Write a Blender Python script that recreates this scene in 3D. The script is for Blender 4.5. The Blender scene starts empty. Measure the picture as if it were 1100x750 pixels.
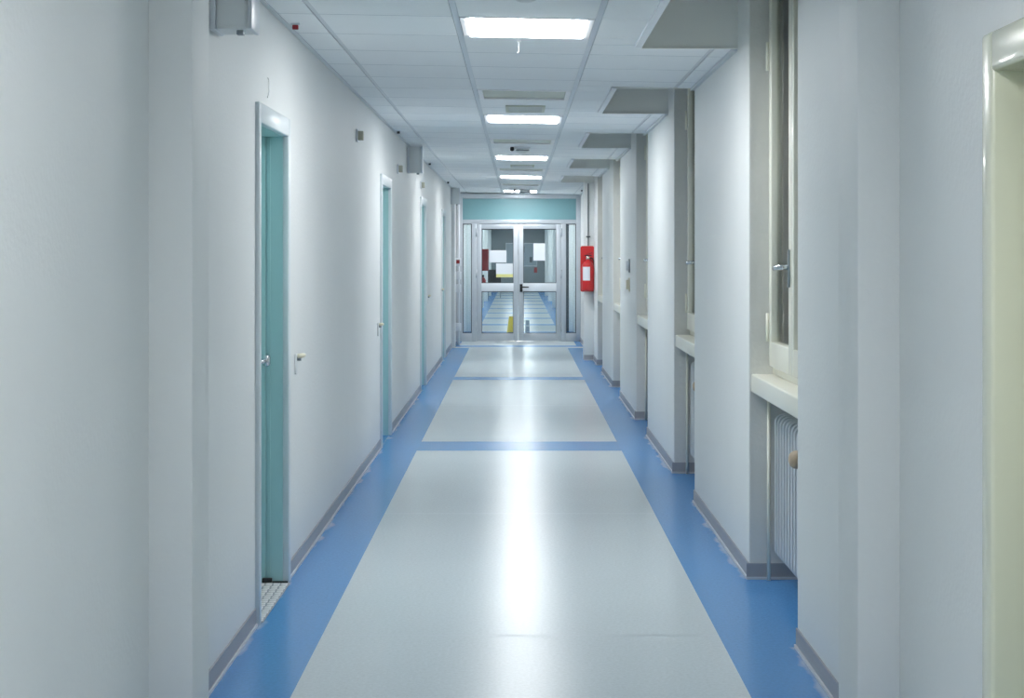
import bpy, bmesh, math, random
from mathutils import Vector, Matrix
random.seed(4)
S = bpy.context.scene
C = S.collection
PI = math.pi

# ------------------------------------------------------------------ camera
cd = bpy.data.cameras.new('camera')
cam = bpy.data.objects.new('camera', cd); C.objects.link(cam)
cam.location = (0, 0, 1.5); cam.rotation_euler = (PI/2, 0, 0)
cd.sensor_width = 36.0; cd.lens = 1680/1100*36.0
cd.shift_x = -6.3/1100; cd.shift_y = -103/1100
cd.clip_start = 0.05; cd.clip_end = 200
S.camera = cam
# ------------------------------------------------------------------ world / exposure
w = bpy.data.worlds.new('world'); S.world = w; w.use_nodes = True
w.node_tree.nodes['Background'].inputs[0].default_value = (0.45, 0.55, 0.65, 1)
w.node_tree.nodes['Background'].inputs[1].default_value = 0.3
S.view_settings.view_transform = 'Standard'; S.view_settings.look = 'None'
S.view_settings.gamma = 1.0; S.view_settings.use_curve_mapping = False
S.view_settings.exposure = 0.86
PANEL = 17.0            # emission of a lit ceiling panel
PANEL_BACK = 15.0       # panels behind the camera

# ------------------------------------------------------------------ materials
def lin(c):
    c = c/255.0
    return c/12.92 if c <= 0.04045 else ((c+0.055)/1.055)**2.4
def rgb(r, g, b): return (lin(r), lin(g), lin(b), 1)
def mat(name, col, rough=0.5, metal=0.0, var=0.0, vscale=8, bump=0.0, bscale=60, spec=0.5, coat=0.0, rvar=0.0):
    m = bpy.data.materials.new(name); m.use_nodes = True
    nt = m.node_tree; b = nt.nodes['Principled BSDF']
    b.inputs['Base Color'].default_value = col
    b.inputs['Roughness'].default_value = rough
    b.inputs['Metallic'].default_value = metal
    b.inputs['Specular IOR Level'].default_value = spec
    b.inputs['Coat Weight'].default_value = coat
    b.inputs['Coat Roughness'].default_value = 0.08
    tc = nt.nodes.new('ShaderNodeTexCoord')
    if var > 0:
        n = nt.nodes.new('ShaderNodeTexNoise'); n.inputs['Scale'].default_value = vscale; n.inputs['Detail'].default_value = 5
        nt.links.new(tc.outputs['Object'], n.inputs['Vector'])
        mx = nt.nodes.new('ShaderNodeMix'); mx.data_type = 'RGBA'
        d = 1-var
        mx.inputs['A'].default_value = (col[0]*d, col[1]*d, col[2]*d, 1)
        u = 1+var
        mx.inputs['B'].default_value = (min(1, col[0]*u), min(1, col[1]*u), min(1, col[2]*u), 1)
        nt.links.new(n.outputs['Fac'], mx.inputs['Factor'])
        nt.links.new(mx.outputs['Result'], b.inputs['Base Color'])
    if bump > 0:
        n2 = nt.nodes.new('ShaderNodeTexNoise'); n2.inputs['Scale'].default_value = bscale; n2.inputs['Detail'].default_value = 4
        nt.links.new(tc.outputs['Object'], n2.inputs['Vector'])
        bp = nt.nodes.new('ShaderNodeBump'); bp.inputs['Strength'].default_value = bump; bp.inputs['Distance'].default_value = 0.004
        nt.links.new(n2.outputs['Fac'], bp.inputs['Height'])
        nt.links.new(bp.outputs['Normal'], b.inputs['Normal'])
    if rvar > 0:
        n3 = nt.nodes.new('ShaderNodeTexNoise'); n3.inputs['Scale'].default_value = 3; n3.inputs['Detail'].default_value = 6
        nt.links.new(tc.outputs['Object'], n3.inputs['Vector'])
        mr = nt.nodes.new('ShaderNodeMapRange'); mr.inputs['To Min'].default_value = rough-rvar; mr.inputs['To Max'].default_value = rough+rvar
        nt.links.new(n3.outputs['Fac'], mr.inputs['Value']); nt.links.new(mr.outputs['Result'], b.inputs['Roughness'])
    return m
def emis(name, col, s):
    m = bpy.data.materials.new(name); m.use_nodes = True
    b = m.node_tree.nodes['Principled BSDF']
    b.inputs['Base Color'].default_value = (.8, .8, .8, 1)
    b.inputs['Emission Color'].default_value = col; b.inputs['Emission Strength'].default_value = s
    return m
def glass(name, tint):
    m = bpy.data.materials.new(name); m.use_nodes = True
    nt = m.node_tree; nt.nodes.clear()
    o = nt.nodes.new('ShaderNodeOutputMaterial'); t = nt.nodes.new('ShaderNodeBsdfTransparent'); g = nt.nodes.new('ShaderNodeBsdfGlossy')
    t.inputs[0].default_value = tint; g.inputs['Roughness'].default_value = 0.03
    f = nt.nodes.new('ShaderNodeFresnel'); f.inputs[0].default_value = 1.5
    mx = nt.nodes.new('ShaderNodeMixShader')
    nt.links.new(f.outputs[0], mx.inputs[0]); nt.links.new(t.outputs[0], mx.inputs[1]); nt.links.new(g.outputs[0], mx.inputs[2])
    nt.links.new(mx.outputs[0], o.inputs[0])
    return m
def floor_mat(name, col, speck, scuff):
    m = bpy.data.materials.new(name); m.use_nodes = True
    nt = m.node_tree; b = nt.nodes['Principled BSDF']
    tc = nt.nodes.new('ShaderNodeTexCoord')
    n = nt.nodes.new('ShaderNodeTexNoise'); n.inputs['Scale'].default_value = 70; n.inputs['Detail'].default_value = 6; n.inputs['Roughness'].default_value = 0.75
    nt.links.new(tc.outputs['Object'], n.inputs['Vector'])
    cr = nt.nodes.new('ShaderNodeValToRGB')
    cr.color_ramp.elements[0].position = .36; cr.color_ramp.elements[1].position = .64
    cr.color_ramp.elements[0].color = (col[0]*(1-speck), col[1]*(1-speck), col[2]*(1-speck), 1)
    cr.color_ramp.elements[1].color = (min(1, col[0]*(1+speck)), min(1, col[1]*(1+speck)), min(1, col[2]*(1+speck)), 1)
    nt.links.new(n.outputs['Fac'], cr.inputs[0])
    out = cr.outputs[0]
    if scuff:    # pale wax residue that follows the skirting in ragged patches
        sx = nt.nodes.new('ShaderNodeSeparateXYZ'); nt.links.new(tc.outputs['Object'], sx.inputs[0])
        ab = nt.nodes.new('ShaderNodeMath'); ab.operation = 'ABSOLUTE'; nt.links.new(sx.outputs['X'], ab.inputs[0])
        n2 = nt.nodes.new('ShaderNodeTexNoise'); n2.inputs['Scale'].default_value = 3.2; n2.inputs['Detail'].default_value = 7
        nt.links.new(tc.outputs['Object'], n2.inputs['Vector'])
        a1 = nt.nodes.new('ShaderNodeMath'); a1.operation = 'MULTIPLY_ADD'; a1.inputs[1].default_value = 0.16
        nt.links.new(n2.outputs['Fac'], a1.inputs[0]); nt.links.new(ab.outputs[0], a1.inputs[2])
        mr = nt.nodes.new('ShaderNodeMapRange'); mr.inputs['From Min'].default_value = 1.115; mr.inputs['From Max'].default_value = 1.135
        mr.inputs['To Max'].default_value = 0.55
        nt.links.new(a1.outputs[0], mr.inputs['Value'])
        lt = nt.nodes.new('ShaderNodeMath'); lt.operation = 'LESS_THAN'; lt.inputs[1].default_value = 1.063; nt.links.new(ab.outputs[0], lt.inputs[0])
        mm = nt.nodes.new('ShaderNodeMath'); mm.operation = 'MULTIPLY'; nt.links.new(mr.outputs['Result'], mm.inputs[0]); nt.links.new(lt.outputs[0], mm.inputs[1])
        mx = nt.nodes.new('ShaderNodeMix'); mx.data_type = 'RGBA'; mx.inputs['B'].default_value = rgb(196, 204, 214)
        nt.links.new(mm.outputs[0], mx.inputs['Factor']); nt.links.new(out, mx.inputs['A'])
        out = mx.outputs['Result']
    nt.links.new(out, b.inputs['Base Color'])
    n3 = nt.nodes.new('ShaderNodeTexNoise'); n3.inputs['Scale'].default_value = 2.5; n3.inputs['Detail'].default_value = 6
    nt.links.new(tc.outputs['Object'], n3.inputs['Vector'])
    mr = nt.nodes.new('ShaderNodeMapRange'); mr.inputs['To Min'].default_value = .225; mr.inputs['To Max'].default_value = .262
    nt.links.new(n3.outputs['Fac'], mr.inputs['Value']); nt.links.new(mr.outputs['Result'], b.inputs['Roughness'])
    bn = nt.nodes.new('ShaderNodeTexNoise'); bn.inputs['Scale'].default_value = 40; bn.inputs['Detail'].default_value = 3
    nt.links.new(tc.outputs['Object'], bn.inputs['Vector'])
    bp = nt.nodes.new('ShaderNodeBump'); bp.inputs['Strength'].default_value = .06; bp.inputs['Distance'].default_value = .003
    nt.links.new(bn.outputs['Fac'], bp.inputs['Height']); nt.links.new(bp.outputs['Normal'], b.inputs['Normal'])
    b.inputs['Specular IOR Level'].default_value = .5
    return m

M = dict(
    wall=mat('wall_paint', rgb(231, 235, 235), .55, var=.025, vscale=2.5, bump=.35, bscale=55),
    plaster=mat('rough_plaster', rgb(222, 224, 222), .65, var=.04, vscale=6, bump=.9, bscale=28),
    base=mat('skirting_grey', rgb(164, 165, 170), .45, var=.06, vscale=14),
    foot=mat('skirting_foot', rgb(205, 208, 214), .4),
    pale=floor_mat('pale_vinyl', rgb(200, 212, 217), .07, False),
    blue=floor_mat('blue_vinyl', rgb(80, 146, 208), .10, True),
    bluen=floor_mat('blue_vinyl_niche', rgb(80, 146, 208), .10, False),
    stripe=floor_mat('stripe_vinyl', rgb(80, 142, 202), .10, False),
    seam=mat('vinyl_seam', rgb(160, 172, 180), .4),
    tile=mat('ceiling_tile', rgb(246, 250, 252), .75, var=.02, vscale=3, bump=.15, bscale=120),
    grid=mat('grid_bar', rgb(214, 221, 226), .3, metal=.25),
    dark=mat('shadow_gap', rgb(90, 98, 104), .8),
    recess=mat('recess_board', rgb(238, 241, 238), .8, var=.03, vscale=5),
    white=mat('white_enamel', rgb(226, 232, 238), .3, var=.02),
    frame=mat('door_casing', rgb(214, 224, 228), .28, var=.02, vscale=3),
    teal=mat('teal_laminate', rgb(172, 212, 214), .3, var=.03, vscale=4),
    tealp=mat('teal_panel', rgb(124, 168, 175), .4, var=.02, vscale=4),
    alu=mat('aluminium', rgb(196, 203, 210), .38, metal=.35, var=.03, vscale=5),
    cream=mat('cream_gloss', rgb(226, 228, 206), .25, var=.02, vscale=3, coat=.4),
    creamp=mat('window_enamel', rgb(243, 243, 230), .3, var=.02, vscale=3, coat=.3),
    shutter=mat('roller_shutter', rgb(148, 146, 128), .6, var=.08, vscale=5),
    chrome=mat('chrome', rgb(205, 210, 215), .18, metal=1),
    steel=mat('brushed_steel', rgb(150, 160, 166), .35, metal=.8),
    ivory=mat('ivory_plastic', rgb(226, 222, 200), .4),
    beige=mat('beige_plastic', rgb(178, 178, 162), .5),
    tan=mat('tan_plastic', rgb(196, 176, 150), .45),
    black=mat('black_plastic', rgb(28, 30, 33), .4),
    red=mat('red_enamel', rgb(205, 32, 36), .3, coat=.3),
    darkred=mat('dark_red', rgb(150, 34, 40), .45),
    paper=mat('paper', rgb(228, 234, 240), .8),
    yellow=mat('yellow_plastic', rgb(226, 200, 70), .5),
    lemon=mat('pale_yellow_paper', rgb(222, 222, 150), .8),
    greybox=mat('grey_housing', rgb(230, 235, 236), .45, var=.02),
    grewall=mat('far_wall_paint', rgb(132, 142, 146), .6, var=.05, vscale=1.5),
    board=mat('notice_board', rgb(150, 164, 172), .6, var=.05, vscale=9),
    unlit=mat('unlit_panel', rgb(206, 210, 196), .45),
    glass=glass('clear_glass', (.86, .92, .93, 1)),
    wglass=glass('window_glass', (.85, .88, .84, 1)),
    lit=emis('lit_diffuser', (.985, .992, 1, 1), PANEL),
    litb=emis('lit_diffuser_near', (.985, .992, 1, 1), PANEL_BACK),
    plate=mat('plate_enamel', rgb(250, 250, 250), .3),
    rowgap=mat('tile_joint', rgb(204, 212, 217), .7),
    hole=mat('plate_hole', rgb(170, 174, 180), .5),
    rad=mat('radiator_enamel', rgb(216, 222, 226), .35),
)

# ------------------------------------------------------------------ helpers
class B:
    """collects shapes into one bmesh, each with its material slot"""
    def __init__(s): s.bm = bmesh.new(); s.mats = []
    def mi(s, m):
        m = M[m]
        if m not in s.mats: s.mats.append(m)
        return s.mats.index(m)
    def box(s, x0, x1, y0, y1, z0, z1, m, bev=0.0, seg=2):
        t = bmesh.new(); bmesh.ops.create_cube(t, size=1)
        for v in t.verts:
            v.co = Vector((x0+(v.co.x+.5)*(x1-x0), y0+(v.co.y+.5)*(y1-y0), z0+(v.co.z+.5)*(z1-z0)))
        if bev > 0: bmesh.ops.bevel(t, geom=list(t.edges), offset=bev, segments=seg, affect='EDGES', profile=.5)
        s.merge(t, m, bev > 0)
    def merge(s, t, m, smooth=False):
        i = s.mi(m)
        bmesh.ops.recalc_face_normals(t, faces=t.faces)
        mp = {v: s.bm.verts.new(v.co) for v in t.verts}
        for f in t.faces:
            try: n = s.bm.faces.new([mp[v] for v in f.verts])
            except ValueError: continue
            n.material_index = i; n.smooth = smooth
        t.free()
    def quad(s, pts, m):
        f = s.bm.faces.new([s.bm.verts.new(p) for p in pts]); f.material_index = s.mi(m)
    def hexa(s, pts, m):   # 8 pts: bottom 4 then top 4
        t = bmesh.new(); v = [t.verts.new(p) for p in pts]
        for q in ((3,2,1,0),(4,5,6,7),(0,1,5,4),(1,2,6,5),(2,3,7,6),(3,0,4,7)): t.faces.new([v[k] for k in q])
        s.merge(t, m)
    def tube(s, pts, r, m, n=12):
        t = bmesh.new(); pts = [Vector(p) for p in pts]; rings = []
        up = Vector((0, 0, 1))
        for k, p in enumerate(pts):
            d = (pts[min(k+1, len(pts)-1)] - pts[max(k-1, 0)]).normalized()
            a = d.cross(up if abs(d.z) < .95 else Vector((1, 0, 0))).normalized(); b = d.cross(a).normalized()
            rr = r[k] if isinstance(r, (list, tuple)) else r
            rings.append([t.verts.new(p + a*math.cos(2*PI*j/n)*rr + b*math.sin(2*PI*j/n)*rr) for j in range(n)])
        for a, b in zip(rings, rings[1:]):
            for j in range(n): t.faces.new((a[j], a[(j+1) % n], b[(j+1) % n], b[j]))
        t.faces.new(rings[0][::-1]); t.faces.new(rings[-1])
        s.merge(t, m, True)
    def lathe(s, prof, m, c=(0, 0, 0), axis='z', n=24):
        t = bmesh.new(); rings = []
        def P(r, h, a):
            x, y = r*math.cos(a), r*math.sin(a)
            v = {'z': (x, y, h), 'y': (x, h, y), 'x': (h, x, y)}[axis]
            return Vector(v) + Vector(c)
        for r, h in prof: rings.append([t.verts.new(P(max(r, 1e-4), h, 2*PI*j/n)) for j in range(n)])
        for a, b in zip(rings, rings[1:]):
            for j in range(n): t.faces.new((a[j], a[(j+1) % n], b[(j+1) % n], b[j]))
        t.faces.new(rings[0][::-1]); t.faces.new(rings[-1])
        s.merge(t, m, True)
    def poly(s, pts, y0, y1, m):      # xz outline extruded in y
        t = bmesh.new()
        a = [t.verts.new((x, y0, z)) for x, z in pts]; b = [t.verts.new((x, y1, z)) for x, z in pts]
        t.faces.new(a); t.faces.new(b[::-1])
        for k in range(len(pts)): t.faces.new((a[k], a[(k+1) % len(pts)], b[(k+1) % len(pts)], b[k]))
        s.merge(t, m)
    def build(s, name, parent=None):
        off = Vector((0, 0, 0)); p = parent
        while p is not None: off += Vector(p.location); p = p.parent
        for v in s.bm.verts: v.co -= off
        me = bpy.data.meshes.new(name); s.bm.to_mesh(me); s.bm.free()
        for m in s.mats: me.materials.append(m)
        o = bpy.data.objects.new(name, me); C.objects.link(o)
        if parent: o.parent = parent
        return o
def tag(o, label, cat, group=None, kind=None):
    o['label'] = label; o['category'] = cat
    if group: o['group'] = group
    if kind: o['kind'] = kind
    return o
def empty(name, loc, label, cat, group=None, kind=None):
    o = bpy.data.objects.new(name, None); C.objects.link(o); o.location = loc; o.empty_display_size = .05
    return tag(o, label, cat, group, kind)
def relocate(o, loc):
    """give a single-mesh thing its own origin"""
    d = Vector(loc)
    for v in o.data.vertices: v.co -= d
    o.location = d
    return o
def copy_tree(o, dy, parent=None):
    kids = [k for k in C.objects if k.parent == o]
    c = o.copy(); C.objects.link(c)
    if parent: c.parent = parent
    else: c.location = Vector(o.location) + Vector((0, dy, 0))
    for k in kids: copy_tree(k, 0, c)
    return c

def rr(x0, x1, z0, z1, r, n=6):
    pts = []
    for cx, cz, a0 in ((x1-r, z1-r, 0), (x0+r, z1-r, PI/2), (x0+r, z0+r, PI), (x1-r, z0+r, 3*PI/2)):
        for j in range(n+1): a = a0+j*PI/2/n; pts.append((cx+r*math.cos(a), cz+r*math.sin(a)))
    return pts
# ------------------------------------------------------------------ measures
XL, XR = -1.058, 1.065           # wall planes
YE = 26.6                        # glazed screen
YB = -4.0                        # wall behind the camera
YF = 60.0                        # end of the corridor beyond
def zc(x): return 2.518 - .0185*x
TOP = 2.95
NICH = [(5.95, 7.2), (9.42, 10.66), (12.84, 14.08), (16.26, 17.5), (19.68, 20.92)]
HOLE = [(5.9, 7.58), (9.46, 11.11), (13.05, 14.74), (16.67, 18.26), (20.28, 21.86)]
HX = .60
DL = [(6.30, 7.17), (12.0, 12.95), (16.9, 17.85), (21.65, 22.6)]
DR = [(2.44, 3.52), (23.2, 24.2)]
ND, NF = 1.32, 1.17              # niche back plane under the sill, window plane

# ------------------------------------------------------------------ floor
b = B()
def fl(x0, x1, y0, y1, m): b.quad([(x0, y0, 0), (x1, y0, 0), (x1, y1, 0), (x0, y1, 0)], m)
IX = (-.786-.0, .790)
IL, IR = -.768, .788
Y1 = 24.75
fl(-1.45, IL, YB, Y1, 'blue'); fl(IR, .95, YB, Y1, 'bluen')
yy = YB
for a, c in NICH+[(Y1, Y1)]:
    fl(.95, 1.45, yy, a, 'blue')
    if c > a: fl(.95, 1.45, a, c, 'bluen')
    yy = c
ys = [(YB, 11.87, 'pale'), (11.87, 12.45, 'stripe'), (12.45, 18.5, 'pale'), (18.5, 18.95, 'stripe'), (18.95, Y1, 'pale')]
for a, c, m in ys: fl(IL, IR, a, c, m)
fl(-1.45, 1.45, Y1, Y1+.28, 'pale'); fl(-1.45, 1.45, Y1+.28, Y1+.62, 'stripe')
fl(-1.45, -.95, Y1+.62, YE+.1, 'stripe'); fl(.95, 1.45, Y1+.62, YE+.1, 'stripe'); fl(-.95, .95, Y1+.62, YE+.1, 'pale')
fl(-1.45, -.77, YE+.1, YF, 'stripe'); fl(.77, 1.45, YE+.1, YF, 'stripe')
y = YE+.1; 
while y < YF:
    fl(-.77, .77, y, min(y+2.6, YF), 'pale')
    if y+2.6 < YF: fl(-.77, .77, y+2.6, min(y+3.2, YF), 'stripe')
    y += 3.2
for ysm in (6.13, 9.0, 15.4, 21.7):       # welded seams
    b.quad([(IL, ysm, .0006), (IR, ysm, .0006), (IR, ysm+.007, .0006), (IL, ysm+.007, .0006)], 'seam')
b.box(-1.45, 1.45, YB, YF, -.1, -.004, 'dark')
tag(b.build('floor'), 'pale speckled vinyl corridor floor with blue borders and cross bands', 'floor', kind='structure')

# ------------------------------------------------------------------ walls
def wall_run(b, side, y0, y1, z0=0, z1=TOP, m='wall'):
    if side < 0: b.box(XL-.3, XL, y0, y1, z0, z1, m)
    else: b.box(XR, XR+.38, y0, y1, z0, z1, m)
b = B(); y = YB
DT = 2.075                       # opening height left doors
for a, c in DL:
    wall_run(b, -1, y, a+.03); wall_run(b, -1, a+.03, c-.03, DT, TOP); y = c-.03
wall_run(b, -1, y, YE+.12)
tag(b.build('wall_left'), 'long smooth pale wall on the left with the recessed teal doors', 'wall', kind='structure')
b = B(); y = YB
wall_run(b, 1, y, DR[0][0]+.04); wall_run(b, 1, DR[0][0]+.04, DR[0][1]-.04, 1.95, TOP); y = DR[0][1]-.04
for a, c in NICH:
    wall_run(b, 1, y, a)
    b.box(ND, XR+.38, a, c, 0, .86, 'plaster')            # back under the sill
    b.box(NF, XR+.38, a, c, 2.78, TOP, 'plaster')
    y = c
wall_run(b, 1, y, DR[1][0]+.04); wall_run(b, 1, DR[1][0]+.04, DR[1][1]-.04, 2.06, TOP); wall_run(b, 1, DR[1][1]-.04, YE+.12)
for a, c in NICH:                                         # rough plaster reveals, skim thickness
    b.box(XR+.004, NF if False else XR+.38, c-.006, c+.0, 0, TOP, 'plaster')
    b.box(XR+.004, XR+.38, a, a+.006, 0, TOP, 'plaster')
tag(b.build('wall_right'), 'pale wall on the right broken by the deep window niches', 'wall', kind='structure')
b = B(); b.box(-1.5, 1.5, YB-.1, YB, 0, TOP, 'wall')
tag(b.build('wall_back'), 'pale wall closing the corridor behind the viewer', 'wall', kind='structure')
b = B()
b.box(-1.5, 1.5, YF, YF+.1, 0, TOP, 'grewall')
tag(b.build('wall_front'), 'dull grey wall at the far end of the corridor beyond the glass doors', 'wall', kind='structure')
b = B(); b.box(XL-.3, XL, YE+.12, YF, 0, TOP, 'wall')
for k in range(5): b.box(XL-.01, XL+.11, 31+k*6, 31.4+k*6, 0, TOP, 'wall')
tag(b.build('wall_left'), 'left corridor wall seen through the glass doors', 'wall', kind='structure')
b = B(); b.box(XR, XR+.38, YE+.12, YF, 0, TOP, 'wall')
for k in range(5): b.box(XR-.11, XR+.01, 31+k*6, 31.4+k*6, 0, TOP, 'wall')
tag(b.build('wall_right'), 'right corridor wall seen through the glass doors', 'wall', kind='structure')

# pilasters
def pil(n, x0, x1, y0, y1, label):
    b = B(); b.box(x0, x1, y0, y1, 0, TOP-.005, 'wall', .004)
    tag(b.build('trim_%d' % n), label, 'pilaster', kind='structure')
pil(1, XL-.002, -.932, 4.48, 4.72, 'plain pale pilaster close by on the left wall')
pil(2, .947, XR+.002, 4.36, 4.62, 'plain pale pilaster close by on the right wall')
pil(3, XL-.002, -1.0, 24.8, 25.2, 'shallow pilaster on the left wall behind the white pipe')
pil(4, .925, XR+.002, 21.9, 22.2, 'pilaster on the right wall carrying the fire extinguisher')

# ------------------------------------------------------------------ skirting
def skirt(b, p0, p1, nrm):
    """grey strip with a pale foot; p0->p1 on the wall line, nrm = into the room"""
    (x0, y0), (x1, y1) = p0, p1; nx, ny = nrm
    def bx(t, z0, z1, m):
        b.box(min(x0, x1, x0+nx*t, x1+nx*t), max(x0, x1, x0+nx*t, x1+nx*t), min(y0, y1, y0+ny*t, y1+ny*t), max(y0, y1, y0+ny*t, y1+ny*t), z0, z1, m)
    bx(.007, .012, .074, 'base'); bx(.014, 0.0007, .0118, 'foot')
b = B()
for a, c in [(YB, 4.48), (4.72, 6.28), (7.17, 12.0), (12.95, 16.9), (17.85, 21.65), (22.6, 24.8), (25.2, YE-.06)]:
    skirt(b, (XL+.0005, a), (XL+.0005, c), (1, 0))
tag(b.build('baseboard_left'), 'grey skirting strip with pale foot along the left wall', 'skirting', kind='structure')
b = B()
segs = [(YB, 2.44), (3.52, 4.36), (4.62, 5.95), (7.2, 9.42), (10.66, 12.84), (14.08, 16.26), (17.5, 19.68), (20.92, 21.9), (22.2, 23.2), (24.2, YE-.06)]
for a, c in segs: skirt(b, (XR-.0005, a), (XR-.0005, c), (-1, 0))
for a, c in NICH:
    skirt(b, (XR-.014, c-.0065), (ND, c-.0065), (0, -1))
    skirt(b, (ND-.0005, a+.01), (ND-.0005, c-.01), (-1, 0))
skirt(b, (.925, 21.8995), (XR-.01, 21.8995), (0, -1))
tag(b.build('baseboard_right'), 'grey skirting strip with pale foot along the right wall and niches', 'skirting', kind='structure')

# ------------------------------------------------------------------ ceiling
COLS = [(XL+.004, -.885), (-.86, -.285), (-.255, .335), (.365, .94), (.965, XR-.004)]
LIT = [0, 8, 16, 23, 31]; OFF = [5, 12, 20, 27]
Y0 = 6.76; P = .6
near_k = [-8, -16]
def slab(b, x0, x1, y0, y1, m='tile', t=.02, drop=0):
    b.hexa([(x0, y0, zc(x0)-drop), (x1, y0, zc(x1)-drop), (x1, y1, zc(x1)-drop), (x0, y1, zc(x0)-drop),
            (x0, y0, zc(x0)+t), (x1, y0, zc(x1)+t), (x1, y1, zc(x1)+t), (x0, y1, zc(x0)+t)], m)
b = B()
k = -18
while Y0+k*P < YE:
    ya, yb = Y0+k*P, min(Y0+(k+1)*P, YE-.03)
    for ci, (x0, x1) in enumerate(COLS):
        if ci == 2 and (k in LIT or k in OFF or k in near_k): continue
        spans = [(ya, yb, False)]
        if ci >= 3:
            for h0, h1 in HOLE:
                ns = []
                for s0, s1, hole in spans:
                    if hole or h1 <= s0 or h0 >= s1: ns.append((s0, s1, hole)); continue
                    if h0 > s0: ns.append((s0, h0, False))
                    ns.append((max(s0, h0), min(s1, h1), True))
                    if h1 < s1: ns.append((h1, s1, False))
                spans = ns
        for s0, s1, hole in spans:
            g = .0035
            if s1-s0 < .01: continue
            if s0 > 3 and not hole: slab(b, x0, x1, s0-.0036, s0+.0036, 'rowgap', .02, .0006)
            if hole:
                if ci == 3: slab(b, x0, HX-.03, s0+g, s1-g)
            else: slab(b, x0, x1, s0+g, s1-g)
    k += 1
b.box(XL-.3, HX-.01, YB, YE, TOP-.35, TOP-.33, 'dark')
b.box(HX-.01, XR+.38, YB, HOLE[0][0]-.01, TOP-.35, TOP-.33, 'dark')
prev = HOLE[0][1]
for h0, h1 in HOLE[1:]+[(YE, YE)]:
    b.box(HX-.01, XR+.004, prev+.03, h0-.03, TOP-.35, TOP-.33, 'dark'); prev = h1
b.box(XL-.3, XR+.38, YB, YE+.12, TOP, TOP+.05, 'recess')
# corridor beyond: plain tiled ceiling
y = YE+.14
while y < YF:
    for x0, x1 in COLS: slab(b, x0, x1, y+.002, min(y+P, YF)-.002)
    y += P
b.box(XL-.3, XR+.38, YE+.14, YF, TOP-.35, TOP-.33, 'dark')
ceil = tag(b.build('ceiling'), 'suspended ceiling of white square tiles with recesses over the windows', 'ceiling', kind='structure')
# grid bars
for gi, xb in enumerate((-.8725, -.27, .35, .9525)):
    b = B()
    def bar(y0, y1):
        x0, x1 = xb-.0125, xb+.0125
        if gi in (1, 2): x0, x1 = xb-.015, xb+.015
        slab(b, x0+.002, x1-.002, y0, y1, 'grid', .02, -.004)
        slab(b, x0-.001, x0+.002, y0, y1, 'dark', .02, -.008); slab(b, x1-.002, x1+.001, y0, y1, 'dark', .02, -.008)
    if gi < 3: bar(YB, YE-.03)
    else:
        y = YB
        for h0, h1 in HOLE: bar(y, h0-.002); y = h1+.002
        bar(y, YE-.03)
    bar(YE+.14, YF)
    b.build('grid_bar', ceil)
# wall angles
b = B(); b.box(XL+.0005, XL+.022, YB, YE-.03, zc(XL)-.006, zc(XL)-.0012, 'grid')
b.build('edge_trim', ceil)
b = B(); y = YB
for h0, h1 in HOLE+[(YE-.03, YE-.03)]:
    if h0-y > .02: b.box(XR-.022, XR-.0005, y, h0, zc(XR)-.017, zc(XR)-.0012, 'grid')
    y = h1
b.build('edge_trim', ceil)
# recess linings
for h0, h1 in HOLE:
    b = B()
    b.box(HX, XR-.0005, h1-.012, h1-.0, zc(.8)-.006, TOP-.002, 'recess')     # far cheek faces the viewer
    b.box(HX, XR-.0005, h0, h0+.012, zc(.8)-.006, TOP-.002, 'recess')
    b.box(HX-.012, HX, h0, h1, zc(HX)-.006, TOP-.002, 'recess')
    b.box(HX, XR-.0005, h0+.012, h1-.012, TOP-.03, TOP-.002, 'recess')
    b.build('recess_lining', ceil)
    b = B()
    b.box(HX-.032, HX+.001, h0, h1, zc(HX)-.010, zc(HX)+.01, 'white')
    b.box(HX+.001, XR-.001, h1-.022, h1+.0, zc(.85)-.014, zc(.85)-.007, 'recess')
    b.build('recess_lip', ceil)

# ------------------------------------------------------------------ ceiling things
def ceiling_light(k, lit, label):
    y0 = Y0+k*P; x0, x1 = -.253, .333; xc = .04
    r = empty('ceiling_light', (xc, y0+.3, zc(xc)), label, 'ceiling light', 'square lit panels down the middle of the ceiling' if lit else 'unlit cream panels in the ceiling')
    b = B(); w = .03
    def fr(xa, xb_, ya, yb): slab(b, xa, xb_, ya, yb, 'plate', .03, .003)
    fr(x0, x0+w, y0+.004, y0+.596); fr(x1-w, x1, y0+.004, y0+.596); fr(x0+w, x1-w, y0+.004, y0+w); fr(x0+w, x1-w, y0+.596-w, y0+.596)
    b.build('frame', r)
    b = B()
    m = ('lit' if k >= 0 else 'litb') if lit else 'unlit'
    slab(b, x0+w+.001, x1-w-.001, y0+w+.001, y0+.596-w-.001, m, .02, .008 if lit else -.008)
    b.build('diffuser', r)
    return r
lab = ['glowing square ceiling light, largest and nearest, over the near floor', 'glowing ceiling light, second from the viewer, just past the small air vent',
       'glowing ceiling light, third from the viewer, just past the smoke detector', 'glowing ceiling light, fourth from the viewer', 'glowing ceiling light, fifth and last before the glass doors, behind the detector']
for k, l in zip(LIT, lab): ceiling_light(k, True, l)
ceiling_light(-8, True, 'lit ceiling panel overhead of the viewer, outside the picture')
ceiling_light(-16, True, 'lit ceiling panel behind the viewer, outside the picture')
lab = ['unlit cream ceiling panel, nearest, just before the air vent', 'unlit cream ceiling panel between second and third glowing lights', 'unlit cream ceiling panel between third and fourth glowing lights', 'unlit cream ceiling panel between fourth and last glowing lights']
for k, l in zip(OFF, lab): ceiling_light(k, False, l)
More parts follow.
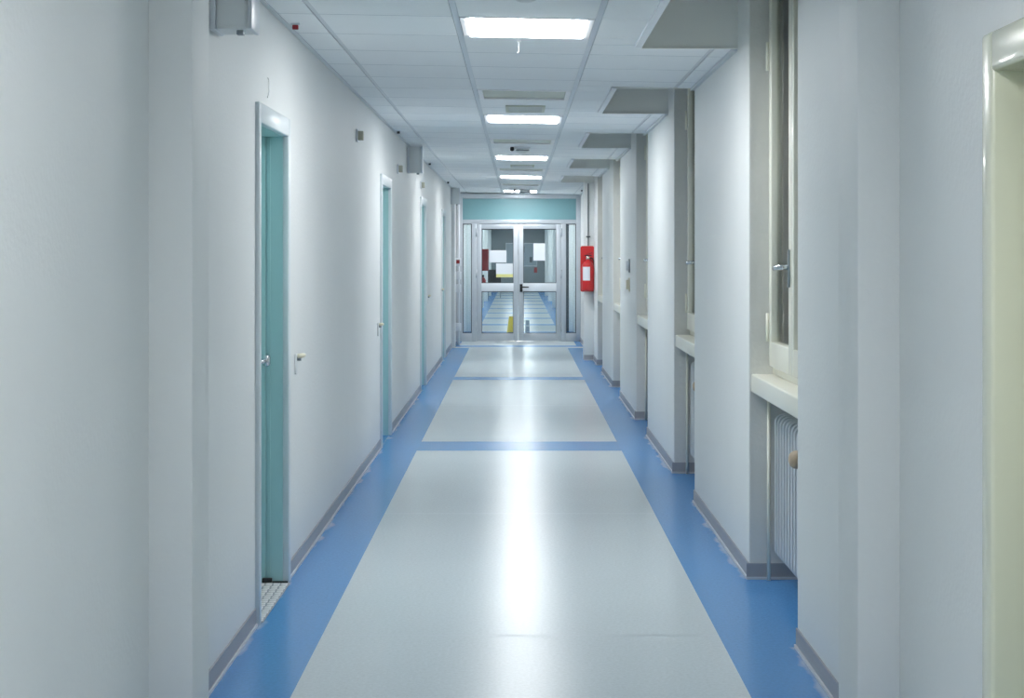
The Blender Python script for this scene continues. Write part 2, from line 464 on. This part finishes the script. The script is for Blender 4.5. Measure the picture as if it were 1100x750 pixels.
# lights of the corridor beyond
for i in range(7):
    y0 = 28.6+i*4.8
    r = empty('ceiling_light', (.04, y0+.3, zc(.04)), 'lit ceiling panel in the corridor beyond the glass doors', 'ceiling light', 'ceiling lights beyond the glass doors')
    b = B(); slab(b, -.25, .33, y0, y0+.6, 'lit', -.005, .006); b.build('diffuser', r)
    b = B()
    for q in ((-.27, -.251, y0-.02, y0+.62), (.331, .35, y0-.02, y0+.62), (-.25, .33, y0-.02, y0-.001), (-.25, .33, y0+.601, y0+.62)): slab(b, *q, 'white', -.001, .01)
    b.build('frame', r)

def vent(y, label):
    z = zc(.05)
    r = empty('air_vent', (.05, y+.25, z), label, 'air vent', 'air vents in the ceiling')
    b = B(); x0, x1 = -.085, .19
    b.box(x0, x1, y, y+.03, z-.009, z-.002, 'unlit'); b.box(x0, x1, y+.45, y+.48, z-.009, z-.002, 'unlit')
    b.box(x0, x0+.02, y+.03, y+.45, z-.009, z-.002, 'unlit'); b.box(x1-.02, x1, y+.03, y+.45, z-.009, z-.002, 'unlit'); b.build('frame', r)
    b = B(); b.box(x0+.02, x1-.02, y+.03, y+.45, z-.006, z-.002, 'unlit')
    for j in range(9): b.box(x0+.02, x1-.02, y+.045+j*.045, y+.052+j*.045, z-.0085, z-.006, 'greybox')
    b.build('grille', r)
vent(10.75, 'small grey rectangular air vent just before the second glowing light')
vent(17.95, 'small grey air vent just past the third glowing light')
def detector(x, y, label, k=1.0):
    z = zc(x)
    r = empty('smoke_detector', (x, y, z), label, 'smoke detector', 'smoke detectors on the ceiling')
    b = B(); b.lathe([(.075, -.001), (.075, -.012), (.06, -.018)], 'white', (x, y, z)); b.build('base', r)
    b = B(); b.lathe([(.058*k, -.018), (.062*k, -.03*k), (.055*k, -.045*k), (.03*k, -.058*k), (.012, -.062*k)], 'greybox', (x, y, z)); b.build('sensor_head', r)
    b = B(); b.lathe([(.063*k, -.030*k), (.064*k, -.033*k), (.060*k, -.036*k)], 'dark', (x, y, z), n=24); b.build('grille_ring', r)
    return r
detector(.045, 15.0, 'round grey smoke detector between the unlit panel and third glowing light')
detector(.11, 24.9, 'round smoke detector in front of the last glowing light', 1.45)
detector(.03, 5.96, 'round white smoke detector at the top edge, nearest of all')
for x, y, l in ((-.055, 15.0, 'tiny black ceiling sensor left of the middle smoke detector'), (-.05, 24.9, 'tiny black ceiling sensor left of the detector near the glass doors')):
    b = B(); b.lathe([(.016, -.001), (.02, -.02), (.018, -.034), (.008, -.04)], 'black', (x, y, zc(x)), n=14)
    relocate(tag(b.build('ceiling_sensor'), l, 'sensor', 'black sensors on the ceiling'), (x, y, zc(x)))
b = B(); z = zc(0)
b.lathe([(.011, -.0005), (.011, -.004), (.004, -.006)], 'plate', (.005, 7.5, z), n=12)
b.tube([(.005, 7.5, z-.004), (.005, 7.5, z-.052), (.002, 7.5, z-.056), (-.003, 7.5, z-.054)], .003, 'plate', 8)
relocate(tag(b.build('ceiling_hook'), 'thin white hook hanging from a tile behind the nearest glowing light', 'hook'), (.005, 7.5, z))

# small clips at the ceiling edge
for x, y, m, l in ((XL+.055, 7.05, 'darkred', 'small red tag at the left ceiling edge, nearest'), (XL+.05, 13.2, 'black', 'small dark clip at the left ceiling edge before the second grey wall box'),
                (XL+.05, 17.9, 'black', 'small dark clip at the left ceiling edge above the third teal door'), (XL+.05, 22.6, 'black', 'small dark clip at the left ceiling edge above the furthest teal door'),
                (XR-.06, 24.6, 'black', 'small dark clip at the right ceiling edge near the glass doors')):
    z = zc(x); b = B()
    b.box(x-.02, x+.02, y-.012, y+.012, z-.008, z-.001, 'white', .001)
    b.box(x-.013, x+.013, y-.01, y+.01, z-.028, z-.008, m, .003)
    relocate(tag(b.build('ceiling_clip'), l, 'clip', 'clips at the ceiling edge'), (x, y, z))

# ------------------------------------------------------------------ left doors
def left_door(n, y0, y1, label):
    r = empty('door_%d' % n, (XL, (y0+y1)/2, 0), label, 'door', 'recessed teal doors on the left', 'structure')
    XF = XL+.018; wd = .065; ht = 2.112; hh = .082; yi0, yi1 = y0+.045, y1-wd
    b = B()
    b.box(XL-.012, XF, y0, yi0, .0, ht, 'frame', .005); b.box(XL-.012, XF, yi1, y1, .0, ht, 'frame', .005)
    b.box(XL-.012, XF, yi0-.004, yi1+.004, ht-hh, ht, 'frame', .005)
    b.build('casing', r)
    b = B(); xb = XL-.125
    b.box(xb, XL-.010, yi1-.001, y1-.03, 0, ht-hh+.012, 'teal'); b.box(xb, XL-.010, y0+.03, yi0+.001, 0, ht-hh+.012, 'teal')
    b.box(xb, XL-.010, yi0, yi1, ht-hh-.001, ht-hh+.012, 'teal')
    b.box(XL-.075, XL-.066, yi1-.007, yi1, 0.004, ht-hh-.002, 'teal'); b.box(XL-.125, XL-.088, yi1-.016, yi1, .004, ht-hh-.002, 'teal')
    b.build('lining', r)
    b = B(); b.box(xb-.045, xb, y0+.032, y1-.032, .006, ht-hh+.01, 'teal', .002); lf = b.build('leaf', r)
    b = B(); yh = yi1-.10
    b.lathe([(.026, 0), (.026, .008), (.01, .012), (.01, .04), (.026, .046), (.03, .06), (.022, .072)], 'chrome', (xb, yh, 1.02), 'x', 20)
    b.tube([(xb+.05, yh+.008, 1.02), (xb+.052, yh-.03, 1.02), (xb+.05, yh-.12, 1.018)], [.011, .010, .009], 'chrome', 12)
    b.build('door_handle', lf)
    return r, yi0, yi1
D1 = left_door(1, *DL[0], 'tall teal recessed door with white casing, nearest on the left wall')
left_door(2, *DL[1], 'teal recessed door, second from the viewer on the left wall')
left_door(3, *DL[2], 'teal recessed door, third from the viewer on the left wall')
left_door(4, *DL[3], 'teal recessed door, furthest of the four on the left wall')
# perforated threshold plates
def plate(y0, y1, label):
    r = empty('threshold_plate', (XL-.07, (y0+y1)/2, 0), label, 'threshold plate', 'threshold plates of the left doors')
    b = B(); x0, x1 = XL-.12, XL+.024
    b.box(x0, x1, y0, y1, .0008, .0035, 'hole')
    n = int((y1-y0)/.034)
    for j in range(n):
        yy = y0+.012+j*(y1-y0-.02)/n
        for i in range(4):
            xx = x0+.004+i*.035 + (.0 if j % 2 else .003)
            b.box(xx, xx+.028, yy, yy+.021, .0036, .006, 'plate', .001, 1)
    b.build('slotted_plate', r)
    b = B(); b.box(XL-.10, XL-.055, y1-.026, y1-.008, .007, .028, 'black', .004); b.box(x0+.02, x1-.01, y1-.007, y1-.001, .004, .011, 'black'); b.build('door_seal', r)
plate(D1[1]+.002, D1[2]-.003, 'white slotted metal threshold plate in the nearest teal doorway')

# ivory lever fixtures on the left wall
def lever(y, z, label):
    r = empty('wall_lever', (XL, y, z), label, 'lever', 'ivory levers on the left wall')
    b = B(); b.box(XL+.0004, XL+.012, y-.02, y+.02, z-.075, z+.025, 'greybox', .004); b.build('back_plate', r)
    b = B(); b.lathe([(.011, .012), (.011, .03)], 'steel', (XL, y, z), 'x', 14); b.build('stem', r)
    b = B(); b.tube([(XL+.014, y-.012, z+.012), (XL+.03, y-.01, z+.014), (XL+.036, y+.01, z+.014), (XL+.036, y+.06, z+.012)], [.010, .012, .011, .009], 'ivory', 12); b.build('lever_arm', r)
lever(7.42, 1.0, 'ivory lever on the left wall just past the nearest teal door')
lever(11.78, .95, 'ivory lever on the left wall just before the second teal door')
lever(18.2, .99, 'ivory lever on the left wall just past the third teal door')
lever(21.5, .99, 'ivory lever on the left wall just before the furthest teal door')

# beige wall sensors
def wsens(y, z, label):
    r = empty('wall_sensor', (XL, y, z), label, 'sensor box', 'small beige boxes high on the left wall')
    b = B(); b.box(XL+.0004, XL+.012, y-.035, y+.035, z-.042, z+.042, 'white', .003); b.build('base_plate', r)
    b = B(); b.box(XL+.012, XL+.046, y-.025, y+.025, z-.03, z+.03, 'beige', .003); b.build('housing', r)
wsens(10.25, 2.27, 'small beige box high on the left wall before the second teal door')
wsens(13.75, 2.24, 'small beige box on the left wall just before the second grey wall box')
wsens(17.0, 2.24, 'small beige box above the third teal door on the left wall')
# tiny scratch / hook above first door
b = B(); b.tube([(XL+.001, 6.6, 2.24), (XL+.007, 6.6, 2.235), (XL+.008, 6.6, 2.18), (XL+.002, 6.6, 2.155)], .0022, 'greybox', 8)
relocate(tag(b.build('wall_wire'), 'short thin wire on the wall above the nearest teal door', 'wire'), (XL, 6.6, 2.15))

# grey boxes under the ceiling
def wbox(y, label):
    z1 = zc(XL)-.014; z0 = z1-.262
    r = empty('wall_box', (XL, y+.08, z0), label, 'wall box', 'grey boxes under the ceiling on the left wall')
    b = B(); b.box(XL+.0004, XL+.02, y+.0, y+.17, z0+.005, z1-.005, 'white', .003); b.build('bracket', r)
    b = B(); b.box(XL+.0205, XL+.130, y+.012, y+.155, z0+.008, z1-.004, 'greybox', .004); b.build('housing', r)
    b = B()
    b.box(XL+.1305, XL+.146, y+.002, y+.165, z0+.008, z1-.002, 'white', .004, 3)
    b.build('front_cover', r)
    b = B(); b.box(XL+.028, XL+.122, y+.007, y+.0118, z0+.02, z1-.012, 'greybox', .001); b.build('side_panel', r)
    b = B(); b.box(XL+.088, XL+.112, y+.03, y+.06, z0-.008, z0+.0079, 'steel', .002); b.build('catch', r)
wbox(5.36, 'grey box under the ceiling at the top left, nearest of three')
wbox(14.95, 'grey box under the ceiling past the second teal door, middle of three')
wbox(24.55, 'grey box under the ceiling beside the glass doors, furthest of three')

# white riser pipe with sockets near the glass doors
b = B(); X = -.972; b.tube([(X, 25.55, .001), (X, 25.55, zc(X)-.002)], .028, 'white', 14)
relocate(tag(b.build('riser_pipe'), 'white vertical pipe left of the glass doors', 'pipe'), (X, 25.55, 0))
b = B(); b.box(-1.045, -1.012, 25.5, 25.56, .001, zc(X)-.002, 'tan', .004)
relocate(tag(b.build('cable_duct'), 'beige vertical cable duct behind the white pipe near the glass doors', 'cable duct'), (-1.03, 25.5, 0))
for z, m, l in ((.30, 'white', 'lowest of the white boxes on the pipe left of the glass doors'), (.93, 'white', 'second lowest white box on the pipe left of the glass doors'), (1.14, 'white', 'third white box up the pipe left of the glass doors'), (1.36, 'darkred', 'small red-fronted box highest on the pipe left of the glass doors')):
    r = empty('pipe_box', (X, 25.5, z), l, 'box', 'small boxes on the white pipe')
    b = B(); b.box(X-.05, X+.045, 25.44, 25.521, z-.07, z+.06, 'white', .006); b.build('housing', r)
    b = B(); b.box(X-.03, X+.025, 25.434, 25.4395, z-.03, z+.03, m, .002); b.build('cover', r)

# ------------------------------------------------------------------ right windows
def window(n, y0, y1, label):
    r = empty('window_%d' % n, (NF, (y0+y1)/2, .945), label, 'window', 'windows in the right wall niches', 'structure')
    z0, z1 = .945, 2.78; a, c = y0+.008, y1-.008
    b = B()
    fw = .05
    b.box(NF, NF+.07, a, a+fw, z0, z1, 'creamp', .004); b.box(NF, NF+.07, c-fw, c, z0, z1, 'creamp', .004)
    b.box(NF, NF+.07, a+fw-.002, c-fw+.002, z0, z0+fw, 'creamp', .004); b.box(NF, NF+.07, a+fw-.002, c-fw+.002, z1-fw, z1, 'creamp', .004)
    b.build('window_frame', r)
    mid = (a+c)/2
    for i, (ya, yb) in enumerate(((a+fw-.012, mid-.001), (mid+.001, c-fw+.012))):
        b = B(); sw = .062; xa, xb = NF-.022, NF+.035
        za, zb = z0+fw-.012, z1-fw+.012
        b.box(xa, xb, ya, ya+sw, za, zb, 'creamp', .005); b.box(xa, xb, yb-sw, yb, za, zb, 'creamp', .005)
        b.box(xa, xb, ya+sw-.004, yb-sw+.004, za, za+.115, 'creamp', .005); b.box(xa, xb, ya+sw-.004, yb-sw+.004, zb-sw, zb, 'creamp', .005)
        s = b.build('sash', r)
        b = B(); b.box(xa+.028, xa+.032, ya+sw-.003, yb-sw+.003, za+.112, zb-sw+.003, 'wglass'); b.build('pane', s)
        if i == 1:
            b = B(); yh = ya+.03; zh = 1.44
            b.box(xa-.008, xa-.0003, yh-.013, yh+.013, zh-.085, zh+.075, 'steel', .003)
            b.lathe([(.011, -.05), (.011, -.008)], 'chrome', (xa, yh, zh), 'x', 14)
            b.tube([(xa-.045, yh-.004, zh), (xa-.05, yh+.03, zh-.002), (xa-.046, yh+.10, zh-.004)], [.010, .011, .013], 'chrome', 12)
            b.build('window_handle', s)
        b = B()
        yy = (yb+.003) if i == 1 else (ya-.003)
        for hz in (1.16, 2.4):
            b.tube([(xa-.006, yy-.004, hz-.065), (xa-.006, yy-.004, hz+.065)], .008, 'creamp', 12)
        b.build('hinge', s)
    b = B(); b.box(NF+.075, NF+.085, a+.01, c-.01, z0+.01, z1-.01, 'shutter')
    for j in range(46): b.box(NF+.072, NF+.0755, a+.01, c-.01, z0+.012+j*.0395, z0+.044+j*.0395, 'shutter', .0015, 1)
    b.build('roller_shutter', r)
    b = B(); b.box(XR+.008, NF+.14, y0+.0065, y1-.0065, .861, .944, 'creamp', .007, 3); b.build('window_sill', r)
    return r
lw = ['cream framed window in the nearest niche on the right', 'cream framed window in the second niche on the right', 'cream framed window in the third niche on the right', 'cream framed window in the fourth niche on the right', 'cream framed window in the fifth and last niche on the right']
for i, (a, c) in enumerate(NICH): window(i+1, a, c, lw[i])

def radiator(y0, y1, label):
    r = empty('radiator', (1.22, (y0+y1)/2, .1), label, 'radiator', 'radiators under the windows')
    x0, x1 = 1.168, 1.262; n = int((y1-y0)/.07); p = (y1-y0)/n
    for j in range(n):
        ya = y0+j*p
        b = B()
        b.poly(rr(x0, x1, .115, .77, .04), ya+.014, ya+p-.024, 'rad')
        b.box(x0+.02, x1-.02, ya, ya+p, .15, .19, 'rad', .006); b.box(x0+.02, x1-.02, ya, ya+p, .70, .74, 'rad', .006)
        b.build('section', r)
    for yy in (y0+.1, y1-.1):
        for zz in (.17, .68): b = B(); b.box(x1-.001, ND-.0005, yy-.012, yy+.012, zz, zz+.03, 'steel'); b.build('wall_bracket', r)
    b = B(); yv = y0-.04
    b.tube([(1.215, y0+.005, .72), (1.215, yv, .72), (1.19, yv-.01, .70), (1.17, yv-.01, .67)], .010, 'steel', 12)
    b.tube([(1.215, yv-.0, .72), (1.215, yv-.04, .5), (1.215, yv-.04, .001)], .009, 'creamp', 12)
    v = b.build('valve', r)
    b = B(); b.lathe([(.02, .04), (.034, .034), (.038, .01), (.036, -.02), (.026, -.035), (.012, -.04)], 'tan', (1.135, yv-.01, .665), 'x', 20)
    b.build('valve_knob', v)
lr = ['pale ribbed radiator under the nearest window, tan knob on its valve', 'pale radiator under the second window on the right', 'pale radiator under the third window on the right', 'pale radiator under the fourth window on the right', 'pale radiator under the fifth window on the right']
for i, (a, c) in enumerate(NICH):
    radiator(a+.30 if False else a+.42, c-.06, lr[i])
    b = B(); b.tube([(1.15, c-.034, .001), (1.15, c-.034, .8605)], .009, 'creamp', 12)
    relocate(tag(b.build('heating_pipe'), 'thin cream vertical pipe under the %s window sill on the right' % ('nearest', 'second', 'third', 'fourth', 'fifth')[i], 'pipe', 'heating pipes in the niches'), (1.15, c-.034, 0))

# ------------------------------------------------------------------ right doors
def right_door(n, y0, y1, ht, hh, wd, m, label, kx=.022):
    r = empty('door_%d' % n, (XR, (y0+y1)/2, 0), label, 'door', None, 'structure')
    XF = XR-kx; yi0, yi1 = y0+wd, y1-wd
    b = B(); bv = .009
    b.box(XF, XR+.06, y0, yi0, 0, ht, m, bv, 3); b.box(XF, XR+.06, yi1, y1, 0, ht, m, bv, 3); b.box(XF, XR+.06, yi0-.008, yi1+.008, ht-hh, ht, m, bv, 3)
    b.build('casing', r)
    b = B(); xb = XR+.20
    b.box(XR+.058, xb, yi1-.001, y1-.04, 0, ht-hh+.012, m); b.box(XR+.058, xb, y0+.04, yi0+.001, 0, ht-hh+.012, m)
    b.box(XR+.058, xb, yi0, yi1, ht-hh-.001, ht-hh+.012, m)
    b.box(XR+.17, xb, yi1-.014, yi1-.001, 0.002, ht-hh-.001, m); b.box(XR+.17, xb, yi0+.001, yi1-.015, ht-hh-.015, ht-hh-.001, m)
    b.build('lining', r)
    b = B(); b.box(xb, xb+.045, y0+.042, y1-.042, .006, ht-hh+.01, m, .002); lf = b.build('leaf', r)
    b = B(); b.lathe([(.026, 0), (.026, -.008), (.01, -.012), (.01, -.05)], 'chrome', (xb, yi0+.1, 1.02), 'x', 16)
    b.tube([(xb-.05, yi0+.09, 1.02), (xb-.052, yi0+.13, 1.02), (xb-.05, yi0+.21, 1.018)], [.011, .010, .009], 'chrome', 12); b.build('door_handle', lf)
right_door(5, *DR[0], 1.99, .088, .078, 'cream', 'cream glossy door casing cut by the right edge of the photo')
right_door(6, *DR[1], 2.1, .07, .06, 'frame', 'white cased door on the right wall just past the fire extinguisher')

# switches on the right wall
def switch(y, z, m, l):
    r = empty('light_switch', (XR, y, z), l, 'switch', 'switches on the right wall')
    b = B(); b.box(XR-.010, XR-.0005, y-.06, y+.06, z-.065, z+.065, m, .003); b.build('switch_plate', r)
    b = B(); b.box(XR-.034, XR-.0105, y-.045, y+.045, z-.045, z+.045, 'white' if m != 'ivory' else 'ivory', .003); b.build('rocker', r)
switch(14.9, 1.38, 'steel', 'grey rimmed white switch on the wall past the third window, upper of two')
switch(14.9, 1.20, 'ivory', 'ivory switch on the wall past the third window, lower of two')

# ------------------------------------------------------------------ fire extinguisher on its red board
X, Y = .975, 21.885
b = B(); b.poly(rr(X-.10, X+.095, .96, 1.60, .03), Y, Y+.0145, 'red')
relocate(tag(b.build('extinguisher_board'), 'red rounded backing board behind the fire extinguisher on the right', 'backing board'), (X, Y, .96))
r = empty('fire_extinguisher', (X, Y-.08, .975), 'red fire extinguisher with white label hanging on the right near the glass doors', 'fire extinguisher')
b = B(); b.lathe([(.06, .975), (.084, .98), (.087, 1.0), (.087, 1.29), (.08, 1.335), (.055, 1.375), (.028, 1.395), (.022, 1.41)], 'red', (X, Y-.1, 0), n=32); body = b.build('cylinder', r)
b = B()
t = [(-.9+1.6*j/10) for j in range(11)]
for j in range(10):
    p = []
    for k in (j, j+1):
        a = -PI/2 + t[k]*.8; p.append((X+.0885*math.cos(a-.25), Y-.1+.0885*math.sin(a-.25)))
    b.quad([(p[0][0], p[0][1], 1.12), (p[1][0], p[1][1], 1.12), (p[1][0], p[1][1], 1.31), (p[0][0], p[0][1], 1.31)], 'paper')
b.build('paper_label', body)
b = B(); b.lathe([(.022, 1.41), (.026, 1.415), (.026, 1.45), (.016, 1.46)], 'chrome', (X, Y-.085, 0), n=18); b.build('valve', r)
b = B(); b.box(X-.05, X+.055, Y-.10, Y-.07, 1.462, 1.475, 'black', .004); b.hexa([(X-.02, Y-.095, 1.475), (X+.06, Y-.095, 1.50), (X+.06, Y-.075, 1.50), (X-.02, Y-.075, 1.475), (X-.02, Y-.095, 1.487), (X+.06, Y-.095, 1.515), (X+.06, Y-.075, 1.515), (X-.02, Y-.075, 1.487)], 'darkred'); b.build('squeeze_handle', r)
b = B(); b.lathe([(.016, -.03), (.016, -.025), (.004, -.022)], 'ivory', (X+.0, Y-.092, 1.435), 'y', 14); b.build('pressure_gauge', r)
b = B(); b.tube([(X+.024, Y-.085, 1.43), (X+.06, Y-.05, 1.43), (X+.088, Y-.03, 1.39), (X+.092, Y-.02, 1.28), (X+.09, Y-.02, 1.10)], [.008, .009, .009, .009, .010], 'black', 10); b.build('hose', r)
b = B(); b.box(X-.04, X+.04, Y-.012, Y-.0006, 1.33, 1.36, 'steel'); b.build('wall_bracket', r)
b = B(); b.tube([(X+.01, Y+.0, 1.602), (X+.01, Y+.0, zc(X)-.026)], .007, 'dark', 8)
b.box(X-.02, X+.04, Y-.012, Y+.0145, 1.72, 1.74, 'dark')
relocate(tag(b.build('conduit'), 'thin dark conduit running up from the fire extinguisher board', 'conduit'), (X, Y, 1.6))

# ------------------------------------------------------------------ glazed screen with double doors
PX = 1680/YE
def ex(px): return (px-556.3)/PX
def ez(py): return 1.5+(272-py)/PX
r = empty('door_7', (0, YE, 0), 'white aluminium glazed double doors with side lights under a teal panel at the corridor end', 'door', None, 'structure')
xl, xr = XL+.001, XR-.001
lp0, lp1, lpm, rp0, rp1 = ex(506.8), ex(512), ex(556.8), ex(602.8), ex(608)
zt = ez(240.5)
b = B()
F0, F1 = YE-.05, YE+.05
b.box(xl, ex(497), F0, F1, .0007, zc(0)-.001, 'alu', .004); b.box(ex(618.8), xr, F0, F1, .0007, zc(0)-.001, 'alu', .004)
b.box(ex(497)-.003, ex(618.8)+.003, F0, F1, ez(240.5), ez(236), 'alu', .004)
b.box(ex(497)-.003, ex(618.8)+.003, F0, F1, ez(213.5), 2.508, 'alu', .004)
b.box(lp0, lp1, F0, F1, .0007, zt+.002, 'alu', .004); b.box(rp0, rp1, F0, F1, .0007, zt+.002, 'alu', .004)
b.box(ex(497)-.003, lp0+.003, F0, F1, .0007, ez(358), 'alu', .004); b.box(rp1-.003, ex(618.8)+.003, F0, F1, .0007, ez(358), 'alu', .004)
b.box(ex(497)-.05, ex(618.8)+.05, YE+.01, F1, 2.50, TOP, 'alu')
b.build('screen_frame', r)
b = B(); b.box(ex(497), ex(618.8), YE-.02, YE+.02, ez(236)-.002, ez(213.5)+.002, 'tealp'); b.build('teal_panel', r)
for a, c in ((ex(497), lp0), (rp1, ex(618.8))):
    b = B(); b.box(a-.002, c+.002, YE-.004, YE+.004, ez(358)-.002, zt+.002, 'glass'); b.build('side_light', r)
    b = B(); g = .014
    b.box(a, a+g, YE-.012, YE-.0045, ez(358), zt, 'dark'); b.box(c-g, c, YE-.012, YE-.0045, ez(358), zt, 'dark'); b.box(a+g, c-g, YE-.012, YE-.0045, ez(358), ez(358)+g, 'dark')
    b.box(a+g, c-g, YE-.012, YE-.0045, zt-g, zt, 'dark'); b.build('gasket', r)
for i, (a, c) in enumerate(((lp1+.003, lpm-.002), (lpm+.002, rp0-.003))):
    b = B(); G0, G1 = YE-.03, YE+.03
    sl = .082; z0 = .012; z1 = zt-.004
    b.box(a, a+sl, G0, G1, z0, z1, 'alu', .004); b.box(c-sl, c, G0, G1, z0, z1, 'alu', .004)
    for za, zb in ((z0, ez(358.3)), (ez(313), ez(304.3)), (ez(246), z1)): b.box(a+sl-.003, c-sl+.003, G0, G1, za, zb, 'white' if za > .5 and za < 1.2 else 'alu', .004)
    lf = b.build('door_leaf', r)
    for za, zb in ((ez(358.3), ez(313)), (ez(304.3), ez(246))):
        b = B(); b.box(a+sl-.002, c-sl+.002, YE-.003, YE+.003, za-.002, zb+.002, 'glass'); b.build('pane', lf)
    if i == 1:
        b = B(); hx = a+.045; hz = ez(309)
        b.box(hx-.022, hx+.022, G0-.012, G0-.0005, hz-.075, hz+.06, 'black', .004)
        b.lathe([(.012, -.05), (.012, -.012)], 'black', (hx, G0, hz+.01), 'y', 12)
        b.tube([(hx-.008, G0-.05, hz+.01), (hx+.05, G0-.052, hz+.01), (hx+.13, G0-.045, hz+.008)], [.012, .011, .010], 'black', 12)
        b.build('door_handle', lf)
    for za, zb in ((ez(358.3), ez(313)), (ez(304.3), ez(246))):
        b = B(); x0, x1, g = a+sl-.003, c-sl+.003, .012
        b.box(x0, x0+g, YE-.012, YE-.0045, za, zb, 'dark'); b.box(x1-g, x1, YE-.012, YE-.0045, za, zb, 'dark')
        b.box(x0+g, x1-g, YE-.012, YE-.0045, za, za+g, 'dark'); b.box(x0+g, x1-g, YE-.012, YE-.0045, zb-g, zb, 'dark')
        b.build('gasket', lf)
    b = B()
    xx = a-.004 if i == 0 else c+.004
    for hz in (.25, 1.15, 1.85): b.tube([(xx, G0-.028, hz-.07), (xx, G0-.028, hz+.07)], .012, 'alu', 12)
    b.build('hinge', lf)
for n, x0, x1, y0, y1, m, l in ((5, XL-.001, -.99, 29.8, 30.0, 'plate', 'white post behind the left side light of the glass doors'), (6, -.985, -.90, 29.84, 29.94, 'greybox', 'grey post behind the left side light'),
        (7, .975, XR+.001, 29.8, 30.0, 'plate', 'white post behind the right side light of the glass doors'), (8, .925, .97, 29.84, 29.94, 'dark', 'dark post behind the right side light')):
    b = B(); b.box(x0, x1, y0, y1, .001, 2.44, m, .004)
    tag(b.build('trim_%d' % n), l, 'post', kind='structure')
# papers taped on the panes
def paper(x0, x1, z0, z1, label, band=False):
    b = B(); b.box(x0, x1, YE-.0052, YE-.0034, z0, z1, 'paper')
    if band: b.box(x0, x1, YE-.0060, YE-.0053, z0, z0+.055, 'lemon')
    relocate(tag(b.build('paper_notice'), label, 'paper', 'papers taped to the glass doors'), ((x0+x1)/2, YE-.0043, z0))
paper(ex(526), ex(544), ez(282), ez(269), 'white landscape paper on the left glass door, upper of two')
paper(ex(533), ex(551.3), ez(298), ez(283), 'white paper with pale yellow lower edge on the left glass door, lower of two', True)
paper(ex(573), ex(585.5), ez(280), ez(261.5), 'white upright paper on the right glass door')

# ------------------------------------------------------------------ things beyond the glass
r = empty('fire_cabinet', (-.95, 38, 1.05), 'dark red fire cabinet on the left wall beyond the glass doors', 'fire cabinet')
b = B(); b.box(XL+.001, -.715, 38.0, 38.25, 1.07, 1.60, 'darkred', .01); b.build('cabinet_body', r)
b = B(); b.box(XL+.03, -.735, 37.985, 37.9995, 1.10, 1.57, 'darkred', .004); b.build('cabinet_door', r)
r = empty('fire_extinguisher', (-.86, 37.9, 0), 'red fire extinguisher below the dark red cabinet beyond the glass doors', 'fire extinguisher')
b = B(); b.lathe([(.06, .55), (.08, .56), (.08, .84), (.05, .9), (.02, .92)], 'darkred', (-.86, 38.1, 0)); b.build('cylinder', r)
b = B(); b.box(-.90, -.82, 38.08, 38.12, .921, .97, 'black', .005); b.build('squeeze_handle', r)
b = B(); b.box(XL+.001, -.935, 38.06, 38.14, .7, .74, 'steel'); b.build('wall_bracket', r)
r = empty('notice_board', (.14, YF-.03, 1.0), 'framed notice board on the grey end wall beyond the glass doors', 'notice board')
b = B(); b.box(-.44, .72, YF-.03, YF-.0015, 1.02, 1.86, 'board'); b.build('board_panel', r)
b = B()
for q in ((-.46, -.44, .99, 1.89), (.72, .74, .99, 1.89), (-.44, .72, .99, 1.02), (-.44, .72, 1.86, 1.89)): b.box(q[0], q[1], YF-.04, YF-.0015, q[2], q[3], 'alu')
b.build('board_frame', r)
for x0, z0, ww, hh_, m, l in ((-.02, 1.45, .13, .2, 'black', 'dark sheet pinned left of centre on the notice board'), (.13, 1.52, .12, .26, 'dark', 'grey sheet pinned in the middle of the notice board'), (.45, 1.15, .1, .2, 'dark', 'grey sheet pinned low right on the notice board'), (.62, .75, .12, .2, 'darkred', 'dark red sheet below the right end of the notice board')):
    b = B(); b.box(x0, x0+ww, YF-.034, YF-.0305, z0, z0+hh_, m)
    if z0 < 1: 
        for v in b.bm.verts: v.co.y += .030
    relocate(tag(b.build('pinned_sheet'), l, 'sheet', 'sheets on the notice board'), (x0, YF-.03, z0))
# yellow floor sign
r = empty('wet_floor_sign', (-.13, 29.7, 0), 'yellow folding floor sign standing behind the left glass door', 'floor sign')
for sgn in (-1, 1):
    b = B(); h = .28; yc = 29.7
    b.hexa([(-.21, yc+sgn*.08-.006, .002), (-.05, yc+sgn*.08-.006, .002), (-.05, yc+sgn*.08+.006, .002), (-.21, yc+sgn*.08+.006, .002),
            (-.17, yc+sgn*.010-.006, h), (-.08, yc+sgn*.010-.006, h), (-.08, yc+sgn*.010+.006, h), (-.17, yc+sgn*.010+.006, h)], 'yellow')
    b.build('sign_panel', r)
b = B(); b.box(-.165, -.085, 29.68, 29.72, .2801, .30, 'yellow', .006); b.build('hinge_cap', r)
# chair silhouettes (dark) beyond
r = empty('office_chair', (-.78, 52, 0), 'dark chair standing at the left far beyond the glass doors', 'chair')
b = B(); b.box(-1.0, -.56, 51.8, 52.25, .42, .49, 'black', .02); b.build('seat', r)
b = B(); b.box(-1.0, -.56, 52.22, 52.27, .49, .95, 'black', .02); b.build('backrest', r)
for xx in (-.98, -.58):
    for yy in (51.83, 52.22): b = B(); b.box(xx-.015, xx+.015, yy-.015, yy+.015, .001, .4199, 'steel'); b.build('leg', r)
# grey floor marker sign beyond right leaf
b = B(); b.box(.14, .225, 29.5, 29.56, .001, .25, 'greybox', .008); b.box(.152, .213, 29.493, 29.4995, .14, .23, 'board'); b.box(.152, .213, 29.493, 29.4995, .02, .12, 'board')
relocate(tag(b.build('door_stop_block'), 'small grey upright block on the floor behind the right glass door', 'door stop'), (.18, 29.53, 0))
